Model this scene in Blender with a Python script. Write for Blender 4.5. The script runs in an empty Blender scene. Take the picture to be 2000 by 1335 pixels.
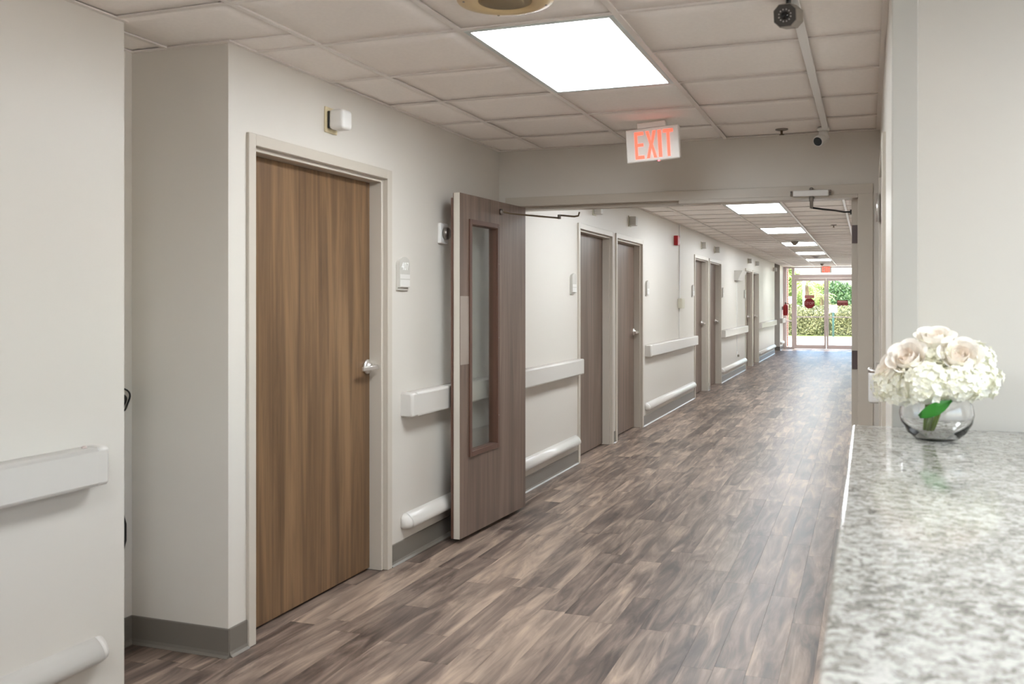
import bpy, bmesh, math, random
from mathutils import Vector, Matrix
random.seed(7)
PI = math.pi
scene = bpy.context.scene
COL = scene.collection

# ------------------------------------------------------------------ camera
H = 1.4573
cam_d = bpy.data.cameras.new('camera')
cam = bpy.data.objects.new('camera', cam_d); COL.objects.link(cam)
cam.location = (0, 0, H)
cam.rotation_euler = (PI/2, 0, math.radians(20.447))
cam_d.sensor_width = 36.0
cam_d.lens = 36*1866.36/2000
cam_d.shift_y = -(667.5-588.2)/2000
cam_d.clip_start = 0.02; cam_d.clip_end = 400
cam_d.dof.use_dof = True
cam_d.dof.focus_distance = 9.0
cam_d.dof.aperture_fstop = 5.6
scene.camera = cam

# ------------------------------------------------------------------ world, sun, exposure
world = bpy.data.worlds.new('sky'); scene.world = world; world.use_nodes = True
wn = world.node_tree.nodes; wl = world.node_tree.links; wn.clear()
sky = wn.new('ShaderNodeTexSky'); sky.sky_type = 'NISHITA'; sky.sun_disc = False
sky.sun_elevation = math.radians(52); sky.sun_rotation = math.radians(200)
sky.air_density = 1.0; sky.dust_density = 2.5; sky.ozone_density = 1.0
bg = wn.new('ShaderNodeBackground'); bg.inputs['Strength'].default_value = .45
wo = wn.new('ShaderNodeOutputWorld')
wl.new(sky.outputs[0], bg.inputs['Color']); wl.new(bg.outputs[0], wo.inputs['Surface'])
sun_d = bpy.data.lights.new('sun', 'SUN'); sun_d.energy = 5.5; sun_d.angle = math.radians(0.6)
sun_d.color = (1, 0.95, 0.88)
sun = bpy.data.objects.new('sun', sun_d); COL.objects.link(sun)
sun.rotation_euler = (math.radians(-30), math.radians(14), 0)   # high sun beyond the entrance

vs = scene.view_settings
vs.view_transform = 'Standard'; vs.look = 'None'; vs.gamma = 1.0; vs.use_curve_mapping = False
vs.exposure = 1.57
scene.cycles.max_bounces = 16; scene.cycles.diffuse_bounces = 10; scene.cycles.glossy_bounces = 6; scene.cycles.transparent_max_bounces = 16
LAMP = 9.0           # radiance of the ceiling fixtures

# ------------------------------------------------------------------ materials
def mat(name, col, rough=0.5, metal=0.0, spec=0.5, bump=None, var=None, **kw):
    m = bpy.data.materials.new(name); m.use_nodes = True
    nt = m.node_tree; b = nt.nodes['Principled BSDF']
    b.inputs['Base Color'].default_value = (*col, 1)
    b.inputs['Roughness'].default_value = rough
    b.inputs['Metallic'].default_value = metal
    b.inputs['Specular IOR Level'].default_value = spec
    for k, v in kw.items():
        b.inputs[k.replace('_', ' ')].default_value = v
    tc = nt.nodes.new('ShaderNodeTexCoord')
    if var:
        sc, amt = var
        n = nt.nodes.new('ShaderNodeTexNoise'); n.inputs['Scale'].default_value = sc; n.inputs['Detail'].default_value = 4
        r = nt.nodes.new('ShaderNodeValToRGB')
        r.color_ramp.elements[0].position = .3; r.color_ramp.elements[1].position = .7
        r.color_ramp.elements[0].color = (*[c*(1-amt) for c in col], 1)
        r.color_ramp.elements[1].color = (*[min(1, c*(1+amt)) for c in col], 1)
        nt.links.new(tc.outputs['Object'], n.inputs['Vector']); nt.links.new(n.outputs['Fac'], r.inputs['Fac'])
        nt.links.new(r.outputs['Color'], b.inputs['Base Color'])
    if bump:
        sc, st = bump
        n = nt.nodes.new('ShaderNodeTexNoise'); n.inputs['Scale'].default_value = sc; n.inputs['Detail'].default_value = 3
        bp = nt.nodes.new('ShaderNodeBump'); bp.inputs['Strength'].default_value = st; bp.inputs['Distance'].default_value = .002
        nt.links.new(tc.outputs['Object'], n.inputs['Vector']); nt.links.new(n.outputs['Fac'], bp.inputs['Height'])
        nt.links.new(bp.outputs['Normal'], b.inputs['Normal'])
    return m

def ramp(nt, stops):
    r = nt.nodes.new('ShaderNodeValToRGB'); e = r.color_ramp.elements
    while len(e) < len(stops): e.new(0.5)
    for el, (p, c) in zip(e, stops): el.position = p; el.color = (*c, 1)
    return r

def srgb(r, g, b):
    f = lambda v: (v/255/12.92) if v/255 <= .04045 else ((v/255+.055)/1.055)**2.4
    return (f(r), f(g), f(b))

def wood_mat(name, dark, mid, light, rough=.4, axis='Z', scale=1.0, spec=.5):
    m = bpy.data.materials.new(name); m.use_nodes = True
    nt = m.node_tree; L = nt.links; b = nt.nodes['Principled BSDF']
    tc = nt.nodes.new('ShaderNodeTexCoord')
    mp = nt.nodes.new('ShaderNodeMapping')
    s = {'Z': (9, 9, .55), 'Y': (9, .55, 9)}[axis]
    mp.inputs['Scale'].default_value = tuple(v*scale for v in s)
    oi = nt.nodes.new('ShaderNodeObjectInfo')
    ml = nt.nodes.new('ShaderNodeMath'); ml.operation = 'MULTIPLY'; ml.inputs[1].default_value = 53.0
    cb = nt.nodes.new('ShaderNodeCombineXYZ'); L.new(oi.outputs['Random'], ml.inputs[0])
    for i in range(3): L.new(ml.outputs[0], cb.inputs[i])
    L.new(cb.outputs[0], mp.inputs['Location']); L.new(tc.outputs['Object'], mp.inputs['Vector'])
    n1 = nt.nodes.new('ShaderNodeTexNoise'); n1.inputs['Scale'].default_value = 1.3; n1.inputs['Detail'].default_value = 6; n1.inputs['Roughness'].default_value = .62; n1.inputs['Distortion'].default_value = .6
    L.new(mp.outputs[0], n1.inputs['Vector'])
    mp2 = nt.nodes.new('ShaderNodeMapping'); s2 = {'Z': (70, 70, 1.6), 'Y': (70, 1.6, 70)}[axis]
    mp2.inputs['Scale'].default_value = s2
    L.new(tc.outputs['Object'], mp2.inputs['Vector'])
    n2 = nt.nodes.new('ShaderNodeTexNoise'); n2.inputs['Scale'].default_value = 1.0; n2.inputs['Detail'].default_value = 3
    L.new(mp2.outputs[0], n2.inputs['Vector'])
    mx = nt.nodes.new('ShaderNodeMath'); mx.operation = 'MULTIPLY_ADD'; mx.inputs[1].default_value = .28
    L.new(n2.outputs['Fac'], mx.inputs[0]); L.new(n1.outputs['Fac'], mx.inputs[2])
    r = ramp(nt, [(.40, dark), (.60, mid), (.82, light)])
    L.new(mx.outputs[0], r.inputs['Fac']); L.new(r.outputs['Color'], b.inputs['Base Color'])
    b.inputs['Roughness'].default_value = rough; b.inputs['Specular IOR Level'].default_value = spec
    return m

def floor_mat():
    m = bpy.data.materials.new('vinyl plank'); m.use_nodes = True
    nt = m.node_tree; L = nt.links; b = nt.nodes['Principled BSDF']; N = nt.nodes.new
    tc = N('ShaderNodeTexCoord'); oi = N('ShaderNodeObjectInfo'); gi = N('ShaderNodeNewGeometry')
    ad = N('ShaderNodeMath'); ad.operation = 'ADD'
    L.new(oi.outputs['Random'], ad.inputs[0]); L.new(gi.outputs['Random Per Island'], ad.inputs[1])
    fr = N('ShaderNodeMath'); fr.operation = 'FRACT'; L.new(ad.outputs[0], fr.inputs[0])
    ml = N('ShaderNodeMath'); ml.operation = 'MULTIPLY'; ml.inputs[1].default_value = 61.0; L.new(fr.outputs[0], ml.inputs[0])
    cb = N('ShaderNodeCombineXYZ')
    for i in range(3): L.new(ml.outputs[0], cb.inputs[i])
    def noise(sx, sy, sc, det, dist, ro=.6):
        mp = N('ShaderNodeMapping'); mp.inputs['Scale'].default_value = (sx, sy, 1)
        L.new(tc.outputs['Object'], mp.inputs['Vector']); L.new(cb.outputs[0], mp.inputs['Location'])
        n = N('ShaderNodeTexNoise'); n.inputs['Scale'].default_value = sc; n.inputs['Detail'].default_value = det
        n.inputs['Distortion'].default_value = dist; n.inputs['Roughness'].default_value = ro
        L.new(mp.outputs[0], n.inputs['Vector']); return n
    n1 = noise(9, 1.1, 1.4, 5, 1.1)
    n2 = noise(70, 2.5, 1.0, 3, .3)
    n3 = noise(2.5, 1.6, 1.0, 2, .5)
    def madd(a, k, c):
        q = N('ShaderNodeMath'); q.operation = 'MULTIPLY_ADD'; q.inputs[1].default_value = k
        L.new(a, q.inputs[0])
        if isinstance(c, float): q.inputs[2].default_value = c
        else: L.new(c, q.inputs[2])
        return q.outputs[0]
    v = madd(n2.outputs['Fac'], .16, n1.outputs['Fac'])
    v = madd(n3.outputs['Fac'], .36, v)
    v = madd(fr.outputs[0], .17, v)           # each plank has its own tone
    v = madd(v, .80, 0.0)
    r = ramp(nt, [(.49, srgb(66, 54, 48)), (.61, srgb(100, 85, 76)), (.73, srgb(134, 116, 104)), (.90, srgb(178, 156, 138))])
    L.new(v, r.inputs['Fac']); L.new(r.outputs['Color'], b.inputs['Base Color'])
    rr = madd(n1.outputs['Fac'], .14, .34); L.new(rr, b.inputs['Roughness'])
    b.inputs['Specular IOR Level'].default_value = .36
    return m

def granite_mat():
    m = bpy.data.materials.new('polished granite'); m.use_nodes = True
    nt = m.node_tree; L = nt.links; b = nt.nodes['Principled BSDF']; N = nt.nodes.new
    tc = N('ShaderNodeTexCoord')
    def vor(sc):
        v = N('ShaderNodeTexVoronoi'); v.inputs['Scale'].default_value = sc
        nz = N('ShaderNodeTexNoise'); nz.inputs['Scale'].default_value = sc*.9; nz.inputs['Detail'].default_value = 2
        mx = N('ShaderNodeMixRGB'); mx.blend_type = 'ADD'; mx.inputs['Fac'].default_value = .035
        L.new(tc.outputs['Object'], nz.inputs['Vector']); L.new(tc.outputs['Object'], mx.inputs[1]); L.new(nz.outputs['Color'], mx.inputs[2])
        L.new(mx.outputs[0], v.inputs['Vector']); return v
    v1 = vor(75); v2 = vor(150)
    s1 = N('ShaderNodeSeparateColor'); L.new(v1.outputs['Color'], s1.inputs[0])
    s2 = N('ShaderNodeSeparateColor'); L.new(v2.outputs['Color'], s2.inputs[0])
    big = N('ShaderNodeTexNoise'); big.inputs['Scale'].default_value = 7; big.inputs['Detail'].default_value = 2
    L.new(tc.outputs['Object'], big.inputs['Vector'])
    a = N('ShaderNodeMath'); a.operation = 'MULTIPLY_ADD'; a.inputs[1].default_value = .55; L.new(s1.outputs[0], a.inputs[0])
    c = N('ShaderNodeMath'); c.operation = 'MULTIPLY_ADD'; c.inputs[1].default_value = .45; L.new(s2.outputs[1], c.inputs[0])
    bm_ = N('ShaderNodeMath'); bm_.operation = 'MULTIPLY_ADD'; bm_.inputs[1].default_value = .40; bm_.inputs[2].default_value = .05; L.new(big.outputs['Fac'], bm_.inputs[0]); L.new(bm_.outputs[0], a.inputs[2]); L.new(a.outputs[0], c.inputs[2])
    r = ramp(nt, [(.36, srgb(98, 94, 88)), (.56, srgb(142, 138, 131)), (.78, srgb(174, 171, 164)), (.96, srgb(200, 198, 192))])
    L.new(c.outputs[0], r.inputs['Fac']); L.new(r.outputs['Color'], b.inputs['Base Color'])
    b.inputs['Roughness'].default_value = .07; b.inputs['Specular IOR Level'].default_value = .6
    return m

def pane_mat(name, tint=(.96, .98, .97), gloss=.06):
    m = bpy.data.materials.new(name); m.use_nodes = True
    nt = m.node_tree; L = nt.links; nt.nodes.clear(); N = nt.nodes.new
    t = N('ShaderNodeBsdfTransparent'); t.inputs['Color'].default_value = (*tint, 1)
    g = N('ShaderNodeBsdfGlossy'); g.inputs['Roughness'].default_value = .02
    lw = N('ShaderNodeLayerWeight'); lw.inputs['Blend'].default_value = .5      # Schlick reflectance, the same on both faces
    pw = N('ShaderNodeMath'); pw.operation = 'POWER'; pw.inputs[1].default_value = 5; L.new(lw.outputs['Facing'], pw.inputs[0])
    f = N('ShaderNodeMath'); f.operation = 'MULTIPLY_ADD'; f.inputs[1].default_value = .96; f.inputs[2].default_value = .04; L.new(pw.outputs[0], f.inputs[0])
    mx = N('ShaderNodeMixShader'); o = N('ShaderNodeOutputMaterial')
    L.new(f.outputs[0], mx.inputs[0]); L.new(t.outputs[0], mx.inputs[1]); L.new(g.outputs[0], mx.inputs[2]); L.new(mx.outputs[0], o.inputs[0])
    return m

def emit_mat(name, col, strength):
    m = bpy.data.materials.new(name); m.use_nodes = True
    b = m.node_tree.nodes['Principled BSDF']
    b.inputs['Base Color'].default_value = (*col, 1); b.inputs['Roughness'].default_value = .5
    b.inputs['Emission Color'].default_value = (*col, 1); b.inputs['Emission Strength'].default_value = strength
    return m

def leaf_mat(name, a, c, trans=.25):
    m = bpy.data.materials.new(name); m.use_nodes = True
    nt = m.node_tree; L = nt.links; b = nt.nodes['Principled BSDF']
    g = nt.nodes.new('ShaderNodeNewGeometry'); r = ramp(nt, [(0, a), (1, c)])
    L.new(g.outputs['Random Per Island'], r.inputs['Fac']); L.new(r.outputs['Color'], b.inputs['Base Color'])
    b.inputs['Roughness'].default_value = .6
    return m

M = {}
M['wall'] = mat('wall paint', srgb(212, 207, 199), .42, spec=.4, bump=(260, .05), var=(1.2, .012))
M['ceil'] = mat('ceiling board', srgb(247, 242, 237), .9, spec=.2, bump=(420, .25), var=(60, .02))
M['tee'] = mat('ceiling tee paint', srgb(228, 222, 216), .33, spec=.5)
M['slab'] = mat('plain slab', srgb(120, 115, 108), .9)
M['frame'] = mat('door frame paint', srgb(196, 188, 176), .35, spec=.5)
M['frame2'] = mat('corner strip grey', srgb(196, 193, 186), .42, spec=.4)
M['door'] = wood_mat('warm walnut laminate', srgb(80, 60, 41), srgb(108, 82, 57), srgb(138, 108, 77), .42)
M['leaf'] = wood_mat('walnut greyed by daylight', srgb(88, 72, 63), srgb(110, 92, 81), srgb(132, 112, 100), .36)  # walnut with the grey of daylight reflections put into its colour
M['lite'] = mat('brown vision frame', srgb(98, 70, 58), .35)
M['edge'] = mat('pale door edge', srgb(205, 199, 187), .4)
M['plate'] = mat('brushed plate', srgb(176, 164, 154), .38, metal=.35)
M['rail'] = mat('rail vinyl', srgb(208, 204, 198), .3, spec=.5)
M['base'] = mat('cove base vinyl', srgb(116, 110, 102), .3, spec=.55)
M['chrome'] = mat('satin nickel', srgb(222, 218, 214), .28, metal=.9)
M['steel'] = mat('dull steel', srgb(150, 144, 138), .35, metal=.9)
M['bronze'] = mat('old brass steel', srgb(122, 108, 88), .35, metal=.8)
M['hinge'] = mat('dark hinge', srgb(96, 84, 84), .4, metal=.3)
M['white'] = mat('white plastic', srgb(232, 231, 228), .35)
M['cream'] = mat('cream plastic', srgb(222, 208, 172), .4)
M['beige'] = mat('speaker beige', srgb(214, 190, 146), .45)
M['grille'] = mat('speaker grille', srgb(160, 142, 110), .6)
M['black'] = mat('black plastic', srgb(24, 23, 22), .3)
M['camgrey'] = mat('grey camera housing', srgb(140, 132, 120), .4)
M['camface'] = mat('dark camera face', srgb(62, 56, 51), .3)
M['led'] = mat('led lens', srgb(170, 165, 160), .15)
M['lens'] = mat('lens glass', srgb(12, 12, 14), .05)
M['sign'] = mat('sign grey', srgb(196, 193, 186), .4)
M['signtext'] = mat('sign white', srgb(246, 246, 244), .4)
M['signstrip'] = mat('sign insert', srgb(222, 220, 216), .4)
M['exitbody'] = mat('exit sign body', srgb(236, 232, 226), .4)
M['exitred'] = emit_mat('exit letters', srgb(255, 92, 70), .6)
M['exitled'] = emit_mat('exit led', srgb(255, 70, 80), 3.0)
M['lamp'] = emit_mat('lamp diffuser', (.905, .96, 1.0), LAMP)
M['lampframe'] = mat('fixture trim', srgb(205, 212, 210), .4)
M['granite'] = granite_mat()
M['pane'] = pane_mat('clear pane')
M['floor'] = floor_mat()
M['red'] = mat('signal red', srgb(170, 28, 34), .35)
M['signred'] = mat('sign maroon', srgb(142, 28, 36), .45)
M['signpink'] = mat('sign faded print', srgb(226, 170, 170), .5)
M['boxbeige'] = mat('junction box', srgb(206, 202, 184), .45)
M['alu'] = mat('storefront aluminium', srgb(230, 218, 218), .35, metal=.15)
M['brick'] = mat('brick', srgb(168, 112, 92), .85, var=(14, .2))
M['mortar'] = mat('mortar', srgb(190, 180, 168), .9)
M['paving'] = mat('pale concrete', srgb(214, 206, 196), .85, var=(.6, .04))
M['asphalt'] = mat('asphalt', srgb(150, 148, 146), .9)
M['grass'] = mat('lawn', srgb(120, 142, 62), .9, var=(3, .2))
M['hedge'] = leaf_mat('hedge leaves', srgb(70, 78, 42), srgb(164, 162, 112))
M['hedgecore'] = mat('hedge core', srgb(44, 50, 24), .9)
M['tree1'] = leaf_mat('pale tree leaves', srgb(96, 120, 56), srgb(188, 200, 120))
M['tree2'] = leaf_mat('dark tree leaves', srgb(40, 70, 40), srgb(116, 146, 92))
M['tree3'] = leaf_mat('mid tree leaves', srgb(62, 92, 50), srgb(150, 172, 112))
M['palm'] = leaf_mat('palm fronds', srgb(126, 138, 80), srgb(196, 196, 136))
M['bark'] = mat('bark', srgb(120, 96, 78), .9, var=(8, .2))
M['postgreen'] = mat('green post', srgb(38, 74, 62), .5)
M['bowl'] = mat('bowl glass', (1, 1, 1), 0.0, Transmission_Weight=1.0, IOR=1.45)
M['water'] = mat('water', (1, 1, 1), 0.0, Transmission_Weight=1.0, IOR=1.33)
M['petal'] = leaf_mat('hydrangea petals', srgb(244, 242, 224), srgb(253, 252, 243))
M['rose'] = mat('rose petals', srgb(252, 247, 240), .55)
M['rosecore'] = mat('rose blush', srgb(253, 244, 235), .55)
M['stem'] = mat('stem green', srgb(132, 158, 66), .45)
M['leafg'] = mat('glossy leaf', srgb(52, 130, 40), .35)
M['vehicle'] = mat('white vehicle paint', srgb(235, 235, 235), .3)
M['tyre'] = mat('tyre', srgb(40, 40, 42), .8)

# ------------------------------------------------------------------ helpers
ORG = {}
def org(p):
    return ORG.get(p.name, Vector((0, 0, 0))) if p else Vector((0, 0, 0))
def tag(o, label, cat, group=None, kind=None):
    o['label'] = label; o['category'] = cat
    if group: o['group'] = group
    if kind: o['kind'] = kind
    return o
def thing(name, label, cat, loc=(0, 0, 0), group=None, kind=None, rot=None, local=False):
    o = bpy.data.objects.new(name, None); COL.objects.link(o)
    o.location = loc; o.empty_display_size = .05
    if rot: o.rotation_euler = rot
    ORG[o.name] = Vector((0, 0, 0)) if (local or rot) else Vector(loc)
    return tag(o, label, cat, group, kind)
def link_mesh(name, me, m, parent=None, smooth=False):
    o = bpy.data.objects.new(name, me); COL.objects.link(o)
    if m is not None: me.materials.append(m)
    if parent: o.parent = parent; ORG[o.name] = org(parent)
    if smooth:
        for p in me.polygons: p.use_smooth = True
    return o
def finish(name, bm, m, parent=None, smooth=False):
    off = org(parent)
    if off.length > 0: bmesh.ops.translate(bm, verts=bm.verts, vec=-off)
    bmesh.ops.recalc_face_normals(bm, faces=bm.faces)
    me = bpy.data.meshes.new(name); bm.to_mesh(me); bm.free()
    return link_mesh(name, me, m, parent, smooth)
def add_box(bm, lo, hi, bev=0, seg=2):
    lo = [min(a, b) for a, b in zip(lo, hi)] if True else lo
    vs_ = bmesh.ops.create_cube(bm, size=1)['verts']
    return vs_
def bx(bm, a, b, bev=0, seg=2):
    lo = Vector([min(p, q) for p, q in zip(a, b)]); hi = Vector([max(p, q) for p, q in zip(a, b)])
    v = bmesh.ops.create_cube(bm, size=1)['verts']
    for w in v:
        w.co = Vector([(lo[i]+hi[i])/2 + w.co[i]*(hi[i]-lo[i]) for i in range(3)])
    if bev > 0:
        e = list({x for w in v for x in w.link_edges})
        bmesh.ops.bevel(bm, geom=e, offset=bev, segments=seg, profile=.5, affect='EDGES')
def box(name, a, b, m, parent=None, bev=0, seg=2):
    bm = bmesh.new(); bx(bm, a, b, bev, seg)
    return finish(name, bm, m, parent, smooth=False)
def boxes(name, lst, m, parent=None, bev=0):
    bm = bmesh.new()
    for a, b in lst: bx(bm, a, b, bev)
    return finish(name, bm, m, parent)
def tube_bm(bm, pts, r, seg=10, cap=True, closed=False):
    pts = [Vector(p) for p in pts]; rings = []
    rr = r if isinstance(r, (list, tuple)) else [r]*len(pts)
    n = len(pts); ref = None
    for i, p in enumerate(pts):
        if closed: t = pts[(i+1) % n]-pts[i-1]
        else: t = pts[min(i+1, n-1)]-pts[max(i-1, 0)]
        t.normalize()
        if ref is None: ref = Vector((0, 0, 1)) if abs(t.z) < .9 else Vector((1, 0, 0))
        u = t.cross(ref).normalized(); w = u.cross(t).normalized(); ref = w
        rings.append([bm.verts.new(p+(u*math.cos(k*2*PI/seg)+w*math.sin(k*2*PI/seg))*rr[i]) for k in range(seg)])
    for i in range(n if closed else n-1):
        a, b = rings[i], rings[(i+1) % n]
        for k in range(seg): bm.faces.new((a[k], a[(k+1) % seg], b[(k+1) % seg], b[k]))
    if cap and not closed: bm.faces.new(rings[0][::-1]); bm.faces.new(rings[-1])
def tube(name, pts, r, m, parent=None, seg=10, smooth=True, closed=False):
    bm = bmesh.new(); tube_bm(bm, pts, r, seg, closed=closed)
    o = finish(name, bm, m, parent)
    if smooth:
        for p in o.data.polygons: p.use_smooth = len(p.vertices) == 4
    return o
def lathe_bm(bm, prof, center, axis='Z', seg=32):
    c = Vector(center); rings = []
    for r, h in prof:
        ring = []
        for k in range(seg):
            a = 2*PI*k/seg; x, y = r*math.cos(a), r*math.sin(a)
            d = {'Z': (x, y, h), 'X': (h, x, y), 'Y': (x, h, y)}[axis]
            ring.append(bm.verts.new(c+Vector(d)))
        rings.append(ring)
    for a, b in zip(rings, rings[1:]):
        for k in range(seg): bm.faces.new((a[k], a[(k+1) % seg], b[(k+1) % seg], b[k]))
    for ring, r in ((rings[0], prof[0][0]), (rings[-1], prof[-1][0])):
        bm.faces.new(ring)
    bmesh.ops.remove_doubles(bm, verts=bm.verts, dist=1e-6)
def lathe(name, prof, center, m, parent=None, axis='Z', seg=32, smooth=True):
    bm = bmesh.new(); lathe_bm(bm, prof, center, axis, seg)
    o = finish(name, bm, m, parent)
    if smooth:
        for p in o.data.polygons: p.use_smooth = len(p.vertices) <= 4
    return o
def loft_bm(bm, sections, cap=True):
    rings = [[bm.verts.new(p) for p in s] for s in sections]; n = len(rings[0])
    for a, b in zip(rings, rings[1:]):
        for k in range(n): bm.faces.new((a[k], a[(k+1) % n], b[(k+1) % n], b[k]))
    if cap: bm.faces.new(rings[0][::-1]); bm.faces.new(rings[-1])
def loft(name, sections, m, parent=None, smooth=False):
    bm = bmesh.new(); loft_bm(bm, sections)
    return finish(name, bm, m, parent, smooth)
def prism(name, poly, y0, y1, m, parent=None):          # poly = (x, z) world, extruded along Y
    return loft(name, [[(x, y, z) for x, z in poly] for y in (y0, y1)], m, parent)
def text_mesh(txt, size, extrude=.001, width=None):
    cu = bpy.data.curves.new('lettering', 'FONT'); cu.body = txt; cu.size = size; cu.extrude = extrude
    cu.align_x = 'CENTER'; cu.align_y = 'CENTER'; cu.resolution_u = 3
    o = bpy.data.objects.new('lettering', cu); COL.objects.link(o)
    dg = bpy.context.evaluated_depsgraph_get(); me = bpy.data.meshes.new_from_object(o.evaluated_get(dg))
    bpy.data.objects.remove(o); bpy.data.curves.remove(cu)
    if width:
        xs = [v.co.x for v in me.vertices]; k = width/(max(xs)-min(xs))
        for v in me.vertices: v.co.x *= k
    return me
def struct(o, label, cat):
    o['label'] = label; o['category'] = cat; o['kind'] = 'structure'; return o

# ------------------------------------------------------------------ main dimensions (metres)
C = 2.516                     # ceiling
XL = -2.455                   # left wall of the corridor
XR = 0.068                    # right wall
XN = -2.65                    # nearer left wall
YH = 6.32                     # header wall face
YE = 30.6                     # entrance glazing
GX = [-2.759, -2.130, -1.501, -0.873, -0.244]     # ceiling tee lines along the corridor
GY0, GDY = 2.8357, 0.6
T = .15                       # header wall depth

# ------------------------------------------------------------------ floor
FL = struct(box('floor', (-4.8, -6.3, -.2), (3.4, YE+.15, -.004), M['slab']), 'grey brown wood-look plank floor running down the corridor', 'floor')
PW = .126
def plank_bm(bm, x0, x1, y0, y1):
    g = .00015; c = .0004
    x0 += g; x1 -= g; y0 += g; y1 -= g
    lo = [bm.verts.new(p) for p in ((x0, y0, -.004), (x1, y0, -.004), (x1, y1, -.004), (x0, y1, -.004))]
    md = [bm.verts.new(p) for p in ((x0, y0, -c), (x1, y0, -c), (x1, y1, -c), (x0, y1, -c))]
    tp = [bm.verts.new(p) for p in ((x0+c, y0+c, 0), (x1-c, y0+c, 0), (x1-c, y1-c, 0), (x0+c, y1-c, 0))]
    for a, b in ((lo, md), (md, tp)):
        for k in range(4): bm.faces.new((a[k], a[(k+1) % 4], b[(k+1) % 4], b[k]))
    bm.faces.new(tp)
lengths = [.92, 1.08, 1.22]
shared = []
for Lg in lengths:
    bm = bmesh.new(); plank_bm(bm, -PW/2, PW/2, -Lg/2, Lg/2)
    me = bpy.data.meshes.new('plank'); bm.to_mesh(me); bm.free(); me.materials.append(M['floor']); shared.append(me)
rest = bmesh.new(); spots = []
x = -2.97
cols = []
while x < XR-.02: cols.append(x); x += PW
for xc in cols:
    y = -6.1-random.random()*.9
    while y < YE-.1:
        k = random.randrange(3); Lg = lengths[k]
        if y+Lg > YE: break_last = True
        cx_ = xc+PW/2
        lim = XN-.03 if y+Lg < 2.9 else (-2.99 if y < 3.2 else XL-.12)
        if cx_ > lim and y+Lg > -6.0:
            if y+Lg > 2.4 and y+Lg <= YE: spots.append((y, cx_, k, Lg))
            else: plank_bm(rest, xc, xc+PW, max(y, -6.1), min(y+Lg, YE))
        y += Lg
spots.sort()
for i, (y, cx_, k, Lg) in enumerate(spots):
    if i < 300:
        o = bpy.data.objects.new('plank', shared[k]); COL.objects.link(o); o.parent = FL
        o.location = (cx_, y+Lg/2, 0)
    else: plank_bm(rest, cx_-PW/2, cx_+PW/2, y, y+Lg)
o = finish('plank_field', rest, M['floor'], FL); o['kind'] = 'stuff'

# ------------------------------------------------------------------ walls
WL = M['wall']
fr_specs = [(3.38, 4.67, 2.170), (8.27, 9.53, 2.165), (9.64, 10.92, 2.165), (14.42, 15.72, 2.165), (15.84, 17.20, 2.165), (20.80, 22.04, 2.165), (22.16, 23.44, 2.165)]
SY0, SY1 = 27.6, 29.3          # side passage near the entrance
lst = []
y = 3.26
for a, b, t in fr_specs:
    lst.append(((XL, y, 0), (XL-.2, a+.03, C+.05))); lst.append(((XL, a+.03, t-.03), (XL-.2, b-.03, C+.05))); y = b-.03
lst.append(((XL, y, 0), (XL-.2, SY0, C+.05))); lst.append(((XL, SY1, 0), (XL-.2, YE+.1, C+.05)))
lst.append(((XL-.2, 3.30, 0), (XL-.3, SY0, C+.05))); lst.append(((XL-.2, SY1, 0), (-4.7, SY1+.1, C+.05))); lst.append(((XL-.2, SY0-.1, 0), (-4.7, SY0, C+.05)))
lst.append(((-4.7, SY0-.1, 0), (-4.8, SY1+.1, C+.05)))
lst.append(((-2.95, 3.26, 0), (XL-.2, 3.30, C+.05)))
struct(boxes('wall_left', lst, WL), 'long off-white left wall of the corridor with door openings', 'wall')
struct(boxes('wall_near', [((XN, -6.2, 0), (-2.95, 2.888, C+.05))], WL), 'off-white wall before the shallow alcove, with a handrail on it', 'wall')
struct(boxes('wall_alcove', [((-2.95, 2.7, 0), (-3.05, 3.36, C+.05))], WL), 'shaded back wall of the shallow alcove', 'wall')
struct(boxes('wall_header', [((XL, YH, 2.165), (XR, YH+T, C+.05)), ((XL, YH+.001, 0), (-2.385, YH+T, 2.165)), ((.012, YH+.001, 0), (XR, YH+T, 2.165))], WL), 'off-white wall over the double door opening', 'wall')
struct(boxes('wall_right', [((XR, 3.2, 0), (.19, 4.28, C+.05)), ((XR, 4.28, 2.13), (.19, 5.42, C+.05)), ((XR, 5.42, 0), (.19, YH+.2, C+.05)), ((XR, YH+.2, 0), (.25, YE+.1, C+.05)), ((.19, 3.3, 0), (.25, YH+.2, C+.05))], WL), 'off-white right wall beyond the granite counter', 'wall')
struct(boxes('wall_reception', [((.13, 3.205, 0), (3.4, 3.4, C+.05))], WL), 'pale wall behind the end of the granite counter', 'wall')
struct(boxes('trim_1', [((XR+.001, 3.19, 0), (.144, 3.30, C+.02))], M['frame2'], None, .003), 'grey corner strip at the end of the counter', 'trim')  # narrow strip a step darker than the wall
struct(boxes('wall_back', [((-2.95, -6.3, 0), (3.4, -6.2, C+.05)), ((3.3, -6.2, 0), (3.4, -3.0, C+.05)), ((3.3, -3.0, 0), (3.4, 2.4, .8)), ((3.3, -3.0, 2.38), (3.4, 2.4, C+.05)), ((3.3, 2.4, 0), (3.4, 3.4, C+.05))], WL), 'off-white back wall of the reception hall', 'wall')

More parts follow.
